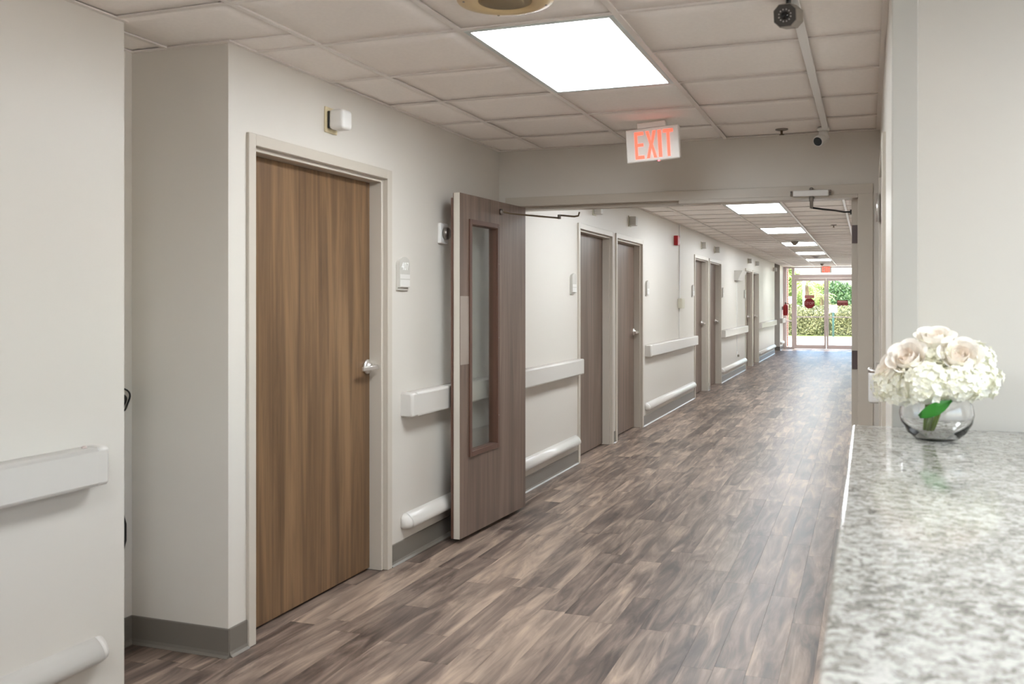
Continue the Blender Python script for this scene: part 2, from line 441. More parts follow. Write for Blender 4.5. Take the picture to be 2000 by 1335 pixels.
# ------------------------------------------------------------------ ceiling: slab, boards, tees
CE = struct(box('ceiling', (-4.8, -6.3, C+.06), (3.4, YE+.15, C+.2), M['slab']), 'suspended ceiling of pale square boards in a tee grid', 'ceiling')
tile_cache = {}
def tile(x0, x1, y0, y1):
    if x1-x0 < .06 or y1-y0 < .06: return
    dx, dy = round(x1-x0, 4), round(y1-y0, 4)
    if (dx, dy) not in tile_cache:
        bm = bmesh.new(); n = 6; g = []
        for j in range(n+1):
            g.append([bm.verts.new(((-dx/2+.005)+(dx-.01)*i/n, (-dy/2+.005)+(dy-.01)*j/n, -.0055*(1-(2*i/n-1)**2)*(1-(2*j/n-1)**2))) for i in range(n+1)])
        for j in range(n):
            for i in range(n): bm.faces.new((g[j][i], g[j+1][i], g[j+1][i+1], g[j][i+1]))
        rim = [g[0][i] for i in range(n+1)]+[g[j][n] for j in range(1, n+1)]+[g[n][i] for i in range(n-1, -1, -1)]+[g[j][0] for j in range(n-1, 0, -1)]
        top = [bm.verts.new((v.co.x, v.co.y, .016)) for v in rim]
        for k in range(len(rim)): bm.faces.new((rim[k], rim[(k+1) % len(rim)], top[(k+1) % len(rim)], top[k]))
        me = bpy.data.meshes.new('ceiling_tile'); bm.to_mesh(me); bm.free()
        for p in me.polygons: p.use_smooth = abs(p.normal.z) > .5
        me.materials.append(M['ceil']); tile_cache[(dx, dy)] = me
    o = bpy.data.objects.new('ceiling_tile', tile_cache[(dx, dy)]); COL.objects.link(o); o.parent = CE
    o.location = ((x0+x1)/2, (y0+y1)/2, C+.0068+random.uniform(-.0015, .0015))
    o.rotation_euler = (random.uniform(-.0012, .0012), random.uniform(-.0015, .0015), 0)
light_rows = [-11, -5, 1, 7, 13, 19, 25, 31, 37]  # first two rows are unseen, continued past the view to brighten the hall
xs_all = [-2.96]+GX+[XR]
ys = [GY0+GDY*k for k in range(-15, 47)]
for k in range(-15, 46):
    y0, y1 = ys[k+15], ys[k+16]
    if y1 > YE: y1 = YE
    for i in range(len(xs_all)-1):
        x0, x1 = xs_all[i], xs_all[i+1]
        if y1 <= 2.85: lo = XN
        elif y0 < 3.26: lo = -2.96
        else: lo = XL
        if i == 3-1+0 and False: pass
        if (i == 3 and any(k in (r, r+1) for r in light_rows)): continue      # fixture bay
        a, b = max(x0, lo), x1
        segs = [(y0, y1)]
        if y0 < YH < y1: segs = [(y0, YH), (YH+T, y1)] if y1 > YH+T else [(y0, YH)]
        elif y0 < YH+T < y1: segs = [(YH+T, y1)]
        if b <= a: continue
        if i in (0, 1) and y0 < 3.26 < y1:
            if x1 <= XL: segs = [(y0, 3.26)]
        if i == 1 and y0 < 3.26 < y1:
            tile(x0, x1, y0, 3.26); tile(XL, x1, 3.26, y1); continue
        for s0, s1 in segs: tile(a, b, s0, s1)
def tee(a, b):
    box('ceiling_tee', a, b, M['tee'], CE)
w = .012
for gx in GX:
    y_end0 = -6.2 if gx > XN else 2.9
    y_end1 = YH if gx > XL else 3.26
    tee((gx-w, y_end0, C), (gx+w, y_end1, C+.006))
    if gx > XL: tee((gx-w, YH+T, C), (gx+w, YE, C+.006))
for k in range(-15, 47):
    y = ys[k+15]
    if y > YE-.05 or YH-.02 < y < YH+T+.02: continue
    lo = XN if y < 2.83 else (-2.95 if y < 3.26 else XL)
    if (k-1) in light_rows:                               # the fixture passes through
        tee((lo, y-w, C+.0005), (GX[2]-w, y+w, C+.006)); tee((GX[3]+w, y-w, C+.0005), (XR, y+w, C+.006))
    else: tee((lo, y-w, C+.0005), (XR, y+w, C+.006))
for a, b in [((XL, 3.26, C-.001), (XL+.022, YH, C+.005)), ((XL, YH+T, C-.001), (XL+.022, SY0, C+.005)), ((XR-.022, -6.2, C-.001), (XR, YH, C+.005)), ((XR-.022, YH+T, C-.001), (XR, YE, C+.005)),
             ((XL+.022, YH-.022, C-.001), (XR-.022, YH, C+.005)), ((-2.95, 3.238, C-.001), (XL+.022, 3.26, C+.005)), ((-2.95, 2.888, C-.001), (-2.928, 3.238, C+.005)), ((XN, -6.2, C-.001), (XN+.022, 2.888, C+.005))]:
    box('ceiling_angle', a, b, M['tee'], CE)

# ------------------------------------------------------------------ ceiling fixtures
def fixture(x0, x1, y0, y1, label, group='ceiling light panels'):
    t = thing('ceiling_light', label, 'ceiling light', ((x0+x1)/2, (y0+y1)/2, C), group)
    f = .022
    boxes('fixture_trim', [((x0, y0, C-.002), (x0+f, y1, C+.03)), ((x1-f, y0, C-.002), (x1, y1, C+.03)), ((x0+f, y0, C-.002), (x1-f, y0+f, C+.03)), ((x0+f, y1-f, C-.002), (x1-f, y1, C+.03))], M['lampframe'], t)
    box('diffuser', (x0+f+.002, y0+f+.002, C+.001), (x1-f-.002, y1-f-.002, C+.010), M['lamp'], t)
names = {-11: 'unseen white lit panel added at the far back of the counter hall', -5: 'unseen white lit panel added over the counter hall', 1: 'large white lit ceiling panel beyond the round speaker', 7: 'lit ceiling panel just past the header wall',
         13: 'first lit ceiling panel seen past the double doors', 19: 'second lit ceiling panel seen past the double doors', 25: 'third lit ceiling panel past the double doors, behind a dome detector', 31: 'fourth lit ceiling panel past the double doors', 37: 'lit ceiling panel closest to the glass entrance'}
for r in light_rows:
    fixture(GX[2]+w, GX[3]-w, GY0+GDY*r+w, GY0+GDY*(r+2)-w, names[r])
fixture(1.0, 1.61, 1.0, 2.2, 'unseen lit ceiling panel added inside the reception office', None)  # unseen panel added to light the right wall and flowers

# ------------------------------------------------------------------ doors on the left wall
def lever(t, x, y, z, parent, s=-1):
    r = lathe('lever_rose', [(0, 0), (.038, 0), (.040, .004), (.039, .010), (.030, .015), (.020, .018), (.018, .030), (.0, .030)], (x, y, z), M['chrome'], parent, 'X', 24)
    bm = bmesh.new()
    tube_bm(bm, [(x+.02, y, z), (x+.058, y, z)], [.011, .011], 14)
    bx(bm, (x+.052, y-s*.012, z-.015), (x+.068, y+s*.150, z+.009), .004, 2)
    o = finish('lever', bm, M['chrome'], r)
def wall_door(n, y0, y1, top, label, m, lev=True, zl=1.105):
    xf = XL+.015
    t = thing('door_%d' % n, label, 'door', (xf-.05, (y0+y1)/2, 0), None, 'structure')
    f = .05
    ya, yb, zt = y0+f, y1-f, top-f
    bm = bmesh.new()
    # faces, first reveal, stop, second reveal (double-rabbet steel frame)
    bx(bm, (xf, y0, 0), (xf-.03, ya, top), .002, 1); bx(bm, (xf, yb, 0), (xf-.03, y1, top), .002, 1); bx(bm, (xf, ya, zt), (xf-.03, yb, top), .002, 1)
    x2, x3 = xf-.03, xf-.125
    bx(bm, (x2, y0+.01, 0), (x3, ya+.018, top-.01), .002, 1); bx(bm, (x2, yb-.018, 0), (x3, y1-.01, top-.01), .002, 1); bx(bm, (x2, ya+.018, zt-.018), (x3, yb-.018, top-.01), .002, 1)
    finish('frame', bm, M['frame'], t)
    xd = xf-.102
    p = box('panel', (xd, ya+.0195, .012), (xd-.02, yb-.0215, zt-.0195), m, t)
    if lev:
        lever(t, xd, yb-.052, zl, p)
    return t
lab = ['warm brown wood-grain door beside the room plaque 407', 'first taupe door past the open wood leaf, with no lever showing', 'second taupe door past the open wood leaf, left of the red alarm',
       'third taupe door past the open leaf, right of the red alarm', 'fourth taupe door past the open leaf, before the wedge-shaped wall light', 'fifth taupe door past the open leaf, after the wedge-shaped wall light', 'taupe corridor door closest to the glass entrance']
for i, (a, b, t) in enumerate(fr_specs):
    wall_door(i+1, a, b, t, lab[i], M['door'] if i == 0 else M['leaf'], lev=(i != 1))

# ------------------------------------------------------------------ double door frame in the header wall
t = thing('door_8', 'pale steel frame of the double door opening', 'door frame', (-1.2, YH, 0), None, 'structure')
yf = YH-.012
boxes('frame', [((-2.403, yf, 2.125), (.027, YH+.03, 2.187)), ((-.06, yf, 0), (.027, YH+.03, 2.125)), ((-2.403, yf, 0), (-2.345, YH+.03, 2.125)),
                ((-1.175, yf, 2.102), (-.06, YH+.03, 2.125)),
                ((-2.333, YH+.062, 2.102), (-1.175, YH+T+.012, 2.14)), ((-1.175, YH+.03, 2.102), (-.06, YH+.10, 2.14)),
                ((-1.175, YH+.10, 2.125), (-.06, YH+T+.012, 2.14)),
                ((-2.335, YH+.03, 2.1255), (-1.175, YH+.062, 2.14)),
                ((-2.384, YH+.031, 0), (-2.333, YH+T+.012, 2.102)), ((-.063, YH+.03, 0), (.02, YH+.075, 2.102)), ((-.05, YH+.075, 0), (.02, YH+T+.012, 2.102))], M['frame'], t, .0015)

# left leaf, swung open towards the room
ang = math.atan2(-2.298+2.247, 6.295-5.262)      # lean of the open leaf
LW = 1.034
leaf_t = thing('door_9', 'open taupe wood-grain door leaf with a tall narrow vision pane', 'door', (-2.247, 6.296, 0), None, 'structure', rot=(0, 0, ang), local=True)
th = .046; zb, zt = .028, 2.111
# local: x = 0 is the face towards the corridor, y runs from 0 (hinge) to -LW (free edge)
wy0, wy1, wz0, wz1 = -.895, -.475, .517, 1.950
lf = boxes('leaf_panel', [((-th, -LW+.004, zb), (0, wy0, zt)), ((-th, wy1, zb), (0, 0, zt)), ((-th, wy0, zb), (0, wy1, wz0)), ((-th, wy0, wz1), (0, wy1, zt))], M['leaf'], leaf_t)
box('edge_strip', (-th+.006, -LW, zb), (-.001, -LW+.004, zt), M['edge'], leaf_t, .001, 1)
box('astragal', (-th-.012, -LW-.001, zb), (-th-.0005, -LW+.05, zt-.03), M['lite'], leaf_t, .001, 1)
def ring(y0, y1, z0, z1, x0, x1, wd):
    return [((x0, y0, z0), (x1, y0+wd, z1)), ((x0, y1-wd, z0), (x1, y1, z1)), ((x0, y0+wd, z0), (x1, y1-wd, z0+wd)), ((x0, y0+wd, z1-wd), (x1, y1-wd, z1))]
vf = boxes('vision_frame', ring(wy0-.012, wy1+.012, wz0-.012, wz1+.012, 0, .010, .03)+ring(wy0, wy1, wz0, wz1, -th, 0, .022)+ring(wy0-.012, wy1+.012, wz0-.012, wz1+.012, -th-.010, -th, .03), M['lite'], leaf_t, .0015)
for zz in (wz1-.004, wz1-.25, 1.22, wz0+.2):
    lathe('screw', [(0, 0), (.004, 0), (.003, .002), (0, .002)], (.010, wy1-.003, zz), M['steel'], vf, 'X', 10)
box('vision_pane', (-th*.5-.003, wy0+.02, wz0+.02), (-th*.5+.003, wy1-.02, wz1-.02), M['pane'], leaf_t)
box('push_plate', (.0005, -LW+.006, 1.074), (.0025, wy0-.014, 1.489), M['plate'], leaf_t, .0008, 1)
pb = tube('pull_handle', [(-th, -LW+.065, 1.17), (-th-.03, -LW+.065, 1.17), (-th-.038, -LW+.065, 1.18), (-th-.038, -LW+.065, 1.365), (-th-.03, -LW+.065, 1.375), (-th, -LW+.065, 1.375)], .007, M['chrome'], leaf_t, 10)
for zz in (.22, 1.06, 1.88):
    box('leaf_hinge', (-.040, .0005, zz-.057), (-.004, .006, zz+.057), M['hinge'], leaf_t)
ar = lathe('closer_shoe', [(0, 0), (.02, 0), (.02, .014), (.012, .02), (0, .02)], (.0, -.43, 2.045), M['steel'], leaf_t, 'X', 14)
tube('closer_arm', [(.018, -.43, 2.045), (.04, -.34, 2.040), (.14, -.12, 2.038), (.23, .06, 2.036), (.23, .06, 2.056), (.33, .09, 2.046), (.36, .09, 2.050), (.37, .085, 2.075)], .006, M['bronze'], ar, 8)
lathe('arm_joint', [(0, -.012), (.012, -.012), (.012, .018), (0, .018)], (.23, .06, 2.042), M['steel'], ar, 'Z', 12)

# right leaf, swung away into the corridor
rl = thing('door_10', 'second door leaf swung away, seen edge-on with dark hinges', 'door', (-.06, YH+T, 0), None, 'structure')
box('leaf_panel', (-.098, YH+.079, .012), (-.053, YH+1.14, 2.098), M['leaf'], rl)
box('edge_strip', (-.0985, YH+.0755, .012), (-.0525, YH+.0788, 2.098), M['frame'], rl)
for zz in (.26, 1.09, 1.88):
    box('leaf_hinge', (-.0965, YH+.068, zz-.057), (-.0635, YH+.0752, zz+.057), M['hinge'], rl)
# closer for that leaf, on the header
t = thing('door_closer', 'pale metal door closer on the header over the doorway', 'door closer', (-.34, YH-.03, 2.1))
box('body', (-.447, YH-.052, 2.117), (-.232, YH-.012, 2.155), M['white'], t, .006, 2)
for xx in (-.456, -.223): lathe('end_screw', [(0, -.006), (.008, -.006), (.008, .006), (0, .006)], (xx, YH-.04, 2.128), M['steel'], t, 'X', 10); lathe('end_screw', [(0, -.006), (.008, -.006), (.008, .006), (0, .006)], (xx, YH-.04, 2.146), M['steel'], t, 'X', 10)
lathe('top_pin', [(0, 0), (.012, 0), (.012, .012), (.006, .018), (0, .018)], (-.335, YH-.034, 2.155), M['steel'], t, 'Z', 12)
sp = lathe('spindle', [(0, 0), (.014, 0), (.014, -.03), (.010, -.033), (.010, -.075), (0, -.075)], (-.335, YH-.034, 2.117), M['steel'], t, 'Z', 14)
tube('arm', [(-.335, YH-.034, 2.046), (-.27, YH+.06, 2.042), (-.2, YH+.17, 2.042), (-.15, YH+.3, 2.042), (-.105, YH+.36, 2.046)], .006, M['black'], sp, 8)
box('arm_shoe', (-.112, YH+.34, 2.03), (-.0985, YH+.40, 2.06), M['black'], sp)

# hold-open magnet behind the open leaf
t = thing('door_magnet', 'white hold-open magnet on the wall behind the open leaf', 'door magnet', (XL, 5.345, 1.873))
box('base', (XL, 5.285, 1.81), (XL+.022, 5.40, 1.935), M['white'], t, .006, 2)
lathe('disc', [(0, 0), (.038, 0), (.038, .022), (.03, .03), (0, .03)], (XL+.0225, 5.345, 1.873), M['steel'], t, 'X', 20)

# ------------------------------------------------------------------ handrails, bumper guards, baseboards
def handrail(x, y0, y1, z1, label, s=1, hgt=.138, d=.076):
    t = thing('handrail', label, 'handrail', (x, (y0+y1)/2, z1-hgt), 'flat wall handrails')
    def sec(y, k, e=0):
        pts = [(.0005, z1-hgt+e)]
        r = .013; dd = .0005+(d-.0005)*k
        for cx_, cz_, a0 in ((dd-r, z1-hgt+r+e, -PI/2), (dd-r, z1-r-e, 0)):
            for q in range(5): pts.append((cx_+r*math.cos(a0+q*PI/8), cz_+r*math.sin(a0+q*PI/8)))
        pts.append((.0005, z1-e))
        return [(x+s*p, y, z) for p, z in pts]
    parts = [loft('rail', [sec(y0+.06, 1), sec(y1-.06, 1)], M['rail'], t)]
    for yy, sg in ((y0, 1), (y1, -1)):
        st = [sec(yy, .80, .010), sec(yy+sg*.003, .88, .005), sec(yy+sg*.008, .95, .002), sec(yy+sg*.016, 1, 0), sec(yy+sg*.0597, 1, 0)]
        parts.append(loft('end_cap', st if sg > 0 else st[::-1], M['rail'], t))
    for o in parts:
        for p in o.data.polygons: p.use_smooth = len(p.vertices) == 4 and p.area < .9 and abs(p.normal.x) < .999
    return t
def guard(x, y0, y1, label, s=1, dz=0):
    t = thing('bumper_guard', label, 'bumper guard', (x, (y0+y1)/2, .16+dz), 'low wall bumper guards')
    prof = [(.0005, .262), (.010, .266), (.030, .252), (.046, .236), (.056, .216), (.058, .200), (.052, .186), (.040, .178), (.024, .174), (.0005, .172)]
    cz = .215
    def sec(y, k): return [(x+s*(.0005+(a-.0005)*k), y, cz+dz+(z-cz)*(.35+.65*k)) for a, z in prof]
    loft('guard_rail', [sec(y0+.05, 1), sec(y1-.05, 1)], M['rail'], t, True)
    loft('end_cap', [sec(y0, .25), sec(y0+.004, .5), sec(y0+.016, .78), sec(y0+.032, .93), sec(y0+.0497, 1)], M['rail'], t, True)
    loft('end_cap', [sec(y1-.0497, 1), sec(y1-.032, .93), sec(y1-.016, .78), sec(y1-.004, .5), sec(y1, .25)], M['rail'], t, True)
def auto_smooth(o, deg=35):
    pass
handrail(XN, -1.6, 2.74, .935, 'pale handrail on the wall before the alcove')
t = thing('screw_cap', 'small pinkish cap on top of the handrail before the alcove', 'cap', (XN+.02, 2.66, .935))
lathe('cap', [(0, 0), (.010, 0), (.009, .004), (.005, .007), (0, .007)], (XN+.03, 2.66, .935), mat('pinkish cap', srgb(206, 190, 184), .5), t, 'Z', 14)
guard(XN, -1.6, 2.78, 'pale low bumper guard on the wall before the alcove', dz=-.03)
rails = [(4.80, 6.20, 'pale handrail between door 407 and the open wood leaf'), (6.52, 8.24, 'pale handrail just past the open wood leaf'), (11.05, 14.36, 'pale handrail under the red fire alarm'),
         (17.28, 20.74, 'pale handrail under the wedge-shaped wall light'), (23.52, 27.5, 'pale handrail on the last wall stretch before the side passage'), (29.42, 30.4, 'short pale handrail below the fire extinguisher')]
for a, b, l in rails:
    handrail(XL, a, b, .945, l)
    guard(XL, a, b, l.replace('handrail', 'low bumper guard'))
def baseboard(x, y0, y1, s=1, label='dark grey cove baseboard along the corridor wall', nm='baseboard_left'):
    prof = [(0, .118), (.004, .118), (.006, .114), (.006, .022), (.010, .010), (.020, .002), (.020, 0), (0, 0)]
    o = loft(nm, [[(x+s*a, y, z) for a, z in prof] for y in (y0, y1)], M['base'])
    struct(o, label, 'baseboard'); o['group'] = 'dark vinyl baseboards'
edges = [3.262]+[v for a, b, t_ in fr_specs for v in (a, b)]+[SY0]
for i in range(0, len(edges), 2):
    if edges[i] < YH < edges[i+1]:
        baseboard(XL, edges[i], YH-.013); baseboard(XL, YH+T+.014, edges[i+1])
    elif edges[i+1]-edges[i] > .02: baseboard(XL, edges[i], edges[i+1])
baseboard(XL, SY1, YE-.06)
prof = [(0, .118), (.004, .118), (.006, .114), (.006, .022), (.010, .010), (.020, .002), (.020, 0), (0, 0)]
def baseboard_x(x0, x1, y, label):
    o = loft('baseboard_front', [[(xx, y-a, z) for a, z in prof] for xx in (x0, x1)], M['base'])
    struct(o, label, 'baseboard')
baseboard_x(-2.95, XL+.006, 3.26, 'dark grey cove baseboard across the alcove side wall')
baseboard_x(-4.6, XL+.006, SY1, 'dark baseboard in the side passage by the entrance')
baseboard(-2.95, 2.888, 3.26, 1, 'dark grey cove baseboard at the back of the alcove', 'baseboard_alcove')

# ------------------------------------------------------------------ small wall devices
def call_light(y, z, label, k=1.0, big=False):
    t = thing('call_light', label, 'call light', (XL, y, z), 'call lights over doors')
    if big:
        box('plate', (XL, y-.055, z-.062), (XL+.008, y+.055, z+.062), M['cream'], t, .003, 2)
        box('dome_base', (XL+.008, y-.040, z-.042), (XL+.020, y+.040, z+.042), M['black'], t, .003, 1)
        bm = bmesh.new(); bx(bm, (XL+.018, y-.047, z-.048), (XL+.10, y+.045, z+.048), .018, 4)
        finish('dome', bm, M['white'], t, True)
    else:
        box('plate', (XL, y-.055, z-.06), (XL+.010, y+.055, z+.06), M['boxbeige'], t, .003, 2)
        box('dome', (XL+.010, y-.045, z-.05), (XL+.085, y+.045, z+.05), M['sign'], t, .010, 2)
call_light(4.05, 2.335, 'white call light on a cream plate above the warm brown door', big=True)
for y, l in ((8.82, 'grey call light over the first taupe door past the open leaf'), (10.27, 'grey call light over the second taupe door past the open leaf'), (15.1, 'grey call light over the third taupe door past the open leaf'),
             (16.5, 'grey call light over the fourth taupe door past the open leaf'), (21.3, 'grey call light over the fifth taupe door past the open leaf'), (22.8, 'grey call light over the taupe door nearest the glass entrance'), (27.3, 'grey call light at the corner of the side passage')):
    call_light(y, 2.335, l)

def plaque(y, z0, z1, label, num=None):
    t = thing('room_plaque', label, 'room sign', (XL, y, z0), 'room plaques')
    hw = .066; x0 = XL
    def arch(hw, za, zb, n=10):
        pts = [(-hw, za), (hw, za)]
        for k in range(n+1):
            a = PI*k/n; pts.append((hw*math.cos(a), zb-hw*.62+hw*.62*math.sin(a)))
        return pts
    def slab(nm, pts, xa, xb, m, par):
        return loft(nm, [[(xx, y+p, z) for p, z in pts] for xx in (xa, xb)], m, par)
    slab('backplate', arch(hw, z0, z1-.006), x0, x0+.012, M['sign'], t)
    fp = slab('faceplate', arch(hw-.004, z0+.016, z1), x0+.012, x0+.024, M['sign'], t)
    for za, zb in ((z0+.02, z0+.058), (z0+.064, z0+.088)):
        box('insert_strip', (x0+.024, y-hw+.008, za), (x0+.026, y+hw-.008, zb), M['signstrip'], fp)
    if num:
        me = text_mesh(num, .062, .0008, .085); o = link_mesh('number', me, M['signtext'], fp)
        o.location = Vector((x0+.0252, y, z1-.055))-org(fp); o.rotation_euler = (PI/2, 0, PI/2)
plaque(4.805, 1.520, 1.706, 'grey arched room plaque reading 407', '407')
for y, l in ((8.10, 'grey room plaque left of the first taupe door past the open leaf'), (11.12, 'room plaque right of the second taupe door past the open leaf'), (14.25, 'room plaque left of the third taupe door past the open leaf'),
             (17.38, 'room plaque right of the fourth taupe door past the open leaf'), (20.62, 'room plaque left of the fifth taupe door past the open leaf')):
    plaque(y, 1.520, 1.706, l)

t = thing('fire_alarm', 'red fire alarm strobe on the corridor wall', 'fire alarm', (XL, 12.9, 2.27))
box('housing', (XL, 12.83, 2.215), (XL+.055, 12.97, 2.345), M['red'], t, .006, 2)
box('strobe', (XL+.02, 12.972, 2.24), (XL+.05, 13.03, 2.325), M['white'], t, .006, 2)
t = thing('surface_conduit', 'thin white surface conduit dropping from the ceiling past the red alarm', 'conduit', (XL, 13.2, 1.5))
box('raceway', (XL, 13.19, 1.50), (XL+.018, 13.215, C-.003), M['white'], t, .003, 1)
box('lower_raceway', (XL, 13.195, .947), (XL+.010, 13.21, 1.36), M['white'], t, .003, 1)
t = thing('junction_box', 'pale green-beige junction box under the thin conduit', 'junction box', (XL, 13.2, 1.36))
box('box_body', (XL, 13.10, 1.362), (XL+.06, 13.30, 1.498), M['boxbeige'], t, .006, 2)
box('cover', (XL+.0605, 13.11, 1.372), (XL+.064, 13.29, 1.488), M['boxbeige'], t, .001, 1)
t = thing('wall_light', 'wedge-shaped grey wall light between two taupe doors', 'wall light', (XL, 19.4, 1.95))
loft('wedge_shade', [[(XL, y, 2.06), (XL+.16, y, 2.06), (XL+.07, y, 1.87), (XL, y, 1.87)] for y in (19.0, 19.75)], M['sign'], t)
t = thing('wall_cable', 'thin white cable drop from the wedge wall light to the outlet', 'cable', (XL, 19.4, .5))
box('cable_drop', (XL, 19.39, .947), (XL+.008, 19.41, 1.868), M['white'], t)
box('cable_drop', (XL, 19.39, .462), (XL+.008, 19.41, .805), M['white'], t)
t = thing('wall_outlet', 'small pale wall outlet above the low bumper guard', 'outlet', (XL, 19.4, .38))
box('cover_plate', (XL, 19.34, .34), (XL+.012, 19.46, .46), M['white'], t, .003, 1)
box('plug', (XL+.0125, 19.38, .355), (XL+.05, 19.42, .40), M['camgrey'], t, .006, 1)

# fire extinguisher near the entrance
t = thing('fire_extinguisher', 'red fire extinguisher hung beside the entrance glazing', 'fire extinguisher', (XL+.09, 30.1, 1.03))
ex = lathe('cylinder', [(0, 0), (.07, 0), (.075, .02), (.075, .27), (.06, .31), (.022, .335), (.022, .36), (0, .36)], (XL+.10, 30.1, 1.03), M['red'], t)
box('valve', (XL+.08, 30.08, 1.39), (XL+.12, 30.12, 1.42), M['black'], t, .004)
box('lever_grip', (XL+.09, 29.98, 1.42), (XL+.11, 30.13, 1.435), M['black'], t, .004)
tube('hose', [(XL+.12, 30.1, 1.40), (XL+.2, 30.08, 1.39), (XL+.23, 30.07, 1.3), (XL+.2, 30.07, 1.2)], .010, M['black'], t, 8)
box('label_band', (XL+.172, 30.05, 1.1), (XL+.1765, 30.15, 1.2), M['signstrip'], ex)
box('bracket', (XL, 30.06, 1.2), (XL+.03, 30.14, 1.3), M['steel'], t)

# black cord coiled in the alcove
t = thing('coiled_cord', 'black cord hanging in loops inside the alcove', 'cord', (-2.93, 3.2, 1.04))
def loop(cy, cz, r, ry=1.0, x=-2.936, ph=0): return [(x+.006*math.sin(3*a), cy+r*math.cos(a), cz+ry*r*math.sin(a)) for a in [ph+2*PI*k/28 for k in range(28)]]
tube('cord_loop', loop(3.186, 1.045, .045, 1.05), .004, M['black'], t, 8, closed=True)
tube('cord_loop', loop(3.168, 1.036, .032, 1.1, -2.928), .004, M['black'], t, 8, closed=True)
tube('cord_loop', loop(3.150, 1.04, .034, 1.2, -2.922), .004, M['black'], t, 8, closed=True)
tube('hanging_cord', [(-2.936, 3.15, 1.0), (-2.938, 3.14, .8), (-2.936, 3.17, .62), (-2.934, 3.205, .52), (-2.934, 3.205, .45), (-2.936, 3.17, .36), (-2.938, 3.13, .30), (-2.938, 3.1, .2)], .005, M['black'], t, 8)

# ------------------------------------------------------------------ ceiling devices
t = thing('ceiling_speaker', 'round beige ceiling speaker before the large light panel', 'speaker', (-1.187, 3.115, C))
sp_ = lathe('flange', [(.095, .0045), (.165, .0045), (.172, -.002), (.168, -.012), (.14, -.020), (.100, -.020), (.095, -.012)], (-1.187, 3.115, C), M['beige'], t, 'Z', 48)
lathe('grille', [(0, -.008), (.094, -.008), (.094, -.014), (.06, -.019), (0, -.021)], (-1.187, 3.115, C), M['grille'], t, 'Z', 40)
bm = bmesh.new()
for i in range(-14, 15):
    for j in range(-14, 15):
        px, py = i*.0062, j*.0062
        if px*px+py*py < .085**2:
            rr = math.hypot(px, py); zz = C-.0212+(.0022 if rr > .06 else .0022*rr/.06)-.0002+(max(0, rr-.06)/.034*.005)
            bmesh.ops.create_circle(bm, cap_ends=True, segments=6, radius=.0019, matrix=Matrix.Translation((-1.187+px, 3.115+py, zz)))
o = finish('grille_holes', bm, M['black'], t); o['kind'] = 'stuff'
for a in (.5, 2.1, 3.6, 5.2): lathe('screw', [(0, 0), (.005, 0), (.004, -.002), (0, -.002)], (-1.187+.145*math.cos(a), 3.115+.145*math.sin(a), C-.0190), M['steel'], t, 'Z', 10)

def letter_bm(bm, polys, ox, s, w, y0, y1):
    for p in polys:
        a = [bm.verts.new((ox+px*w, y0, pz*s)) for px, pz in p]; b = [bm.verts.new((ox+px*w, y1, pz*s)) for px, pz in p]
        n = len(p)
        bm.faces.new(a); bm.faces.new(b[::-1])
        for k in range(n): bm.faces.new((a[k], b[k], b[(k+1) % n], a[(k+1) % n]))
EX = {'E': [[(0, 0), (.28, 0), (.28, 1), (0, 1)], [(.28, .88), (.95, .88), (.95, 1), (.28, 1)], [(.28, .46), (.9, .46), (.9, .57), (.28, .57)], [(.28, 0), (.95, 0), (.95, .12), (.28, .12)]],
      'X': [[(0, 1), (.3, 1), (.5, .62), (.7, 1), (1, 1), (.66, .5), (1, 0), (.7, 0), (.5, .38), (.3, 0), (0, 0), (.34, .5)]],
      'I': [[(0, 0), (1, 0), (1, 1), (0, 1)]],
      'T': [[(.36, 0), (.64, 0), (.64, .88), (.36, .88)], [(0, .88), (1, .88), (1, 1), (0, 1)]]}
def exit_sign(loc, roll, label, scale=1.0, rz=0):
    t = thing('exit_sign', label, 'exit sign', loc, 'exit signs', rot=(0, roll, rz), local=True)
    W2, h = .157, .195
    b = box('body', (-W2, -.022, -h), (W2, .022, 0), M['exitbody'], t, .007, 3)
    box('canopy', (-.085, -.024, .0005), (.082, .024, .032), M['exitbody'], t, .004, 2)
    bm = bmesh.new(); s = .158; z0 = -.178; x = -.104
    for ch, wdt in (('E', .056), ('X', .060), ('I', .020), ('T', .058)):
        sub = bmesh.new(); letter_bm(sub, EX[ch], x, s, wdt, -.0245, -.0222)
        bmesh.ops.translate(sub, verts=sub.verts, vec=(0, 0, z0))
        me = bpy.data.meshes.new('tmp'); sub.to_mesh(me); sub.free(); bm.from_mesh(me); bpy.data.meshes.remove(me)
        x += wdt+.011
    finish('lettering', bm, M['exitred'], b)
    lathe('indicator', [(0, 0), (.006, 0), (.005, -.004), (0, -.004)], (.03, -.012, -h), M['exitled'], b, 'Z', 10)
    for c in ('x',): t.scale = (scale,)*3
exit_sign((-1.185, 5.53, 2.472), math.radians(-3.4), 'white ceiling-hung sign with red EXIT letters before the header wall')
exit_sign((-1.19, 30.2, 2.512), 0, 'far hanging sign with red EXIT letters before the glass entrance', 1.0)

def sprinkler(x, y, label):
    t = thing('sprinkler', label, 'sprinkler', (x, y, C), 'ceiling sprinklers')
    lathe('escutcheon', [(0, .004), (.038, .004), (.038, -.003), (.02, -.008), (0, -.008)], (x, y, C), M['steel'], t, 'Z', 24)
    lathe('nozzle', [(0, -.008), (.007, -.008), (.006, -.03), (0, -.03)], (x, y, C), M['bronze'], t, 'Z', 12)
    lathe('deflector', [(0, -.03), (.016, -.031), (.016, -.033), (0, -.034)], (x, y, C), M['bronze'], t, 'Z', 14)
sprinkler(-.50, 6.10, 'small sprinkler head by the header wall')
sprinkler(-.45, 14.0, 'small sprinkler head down the far corridor')

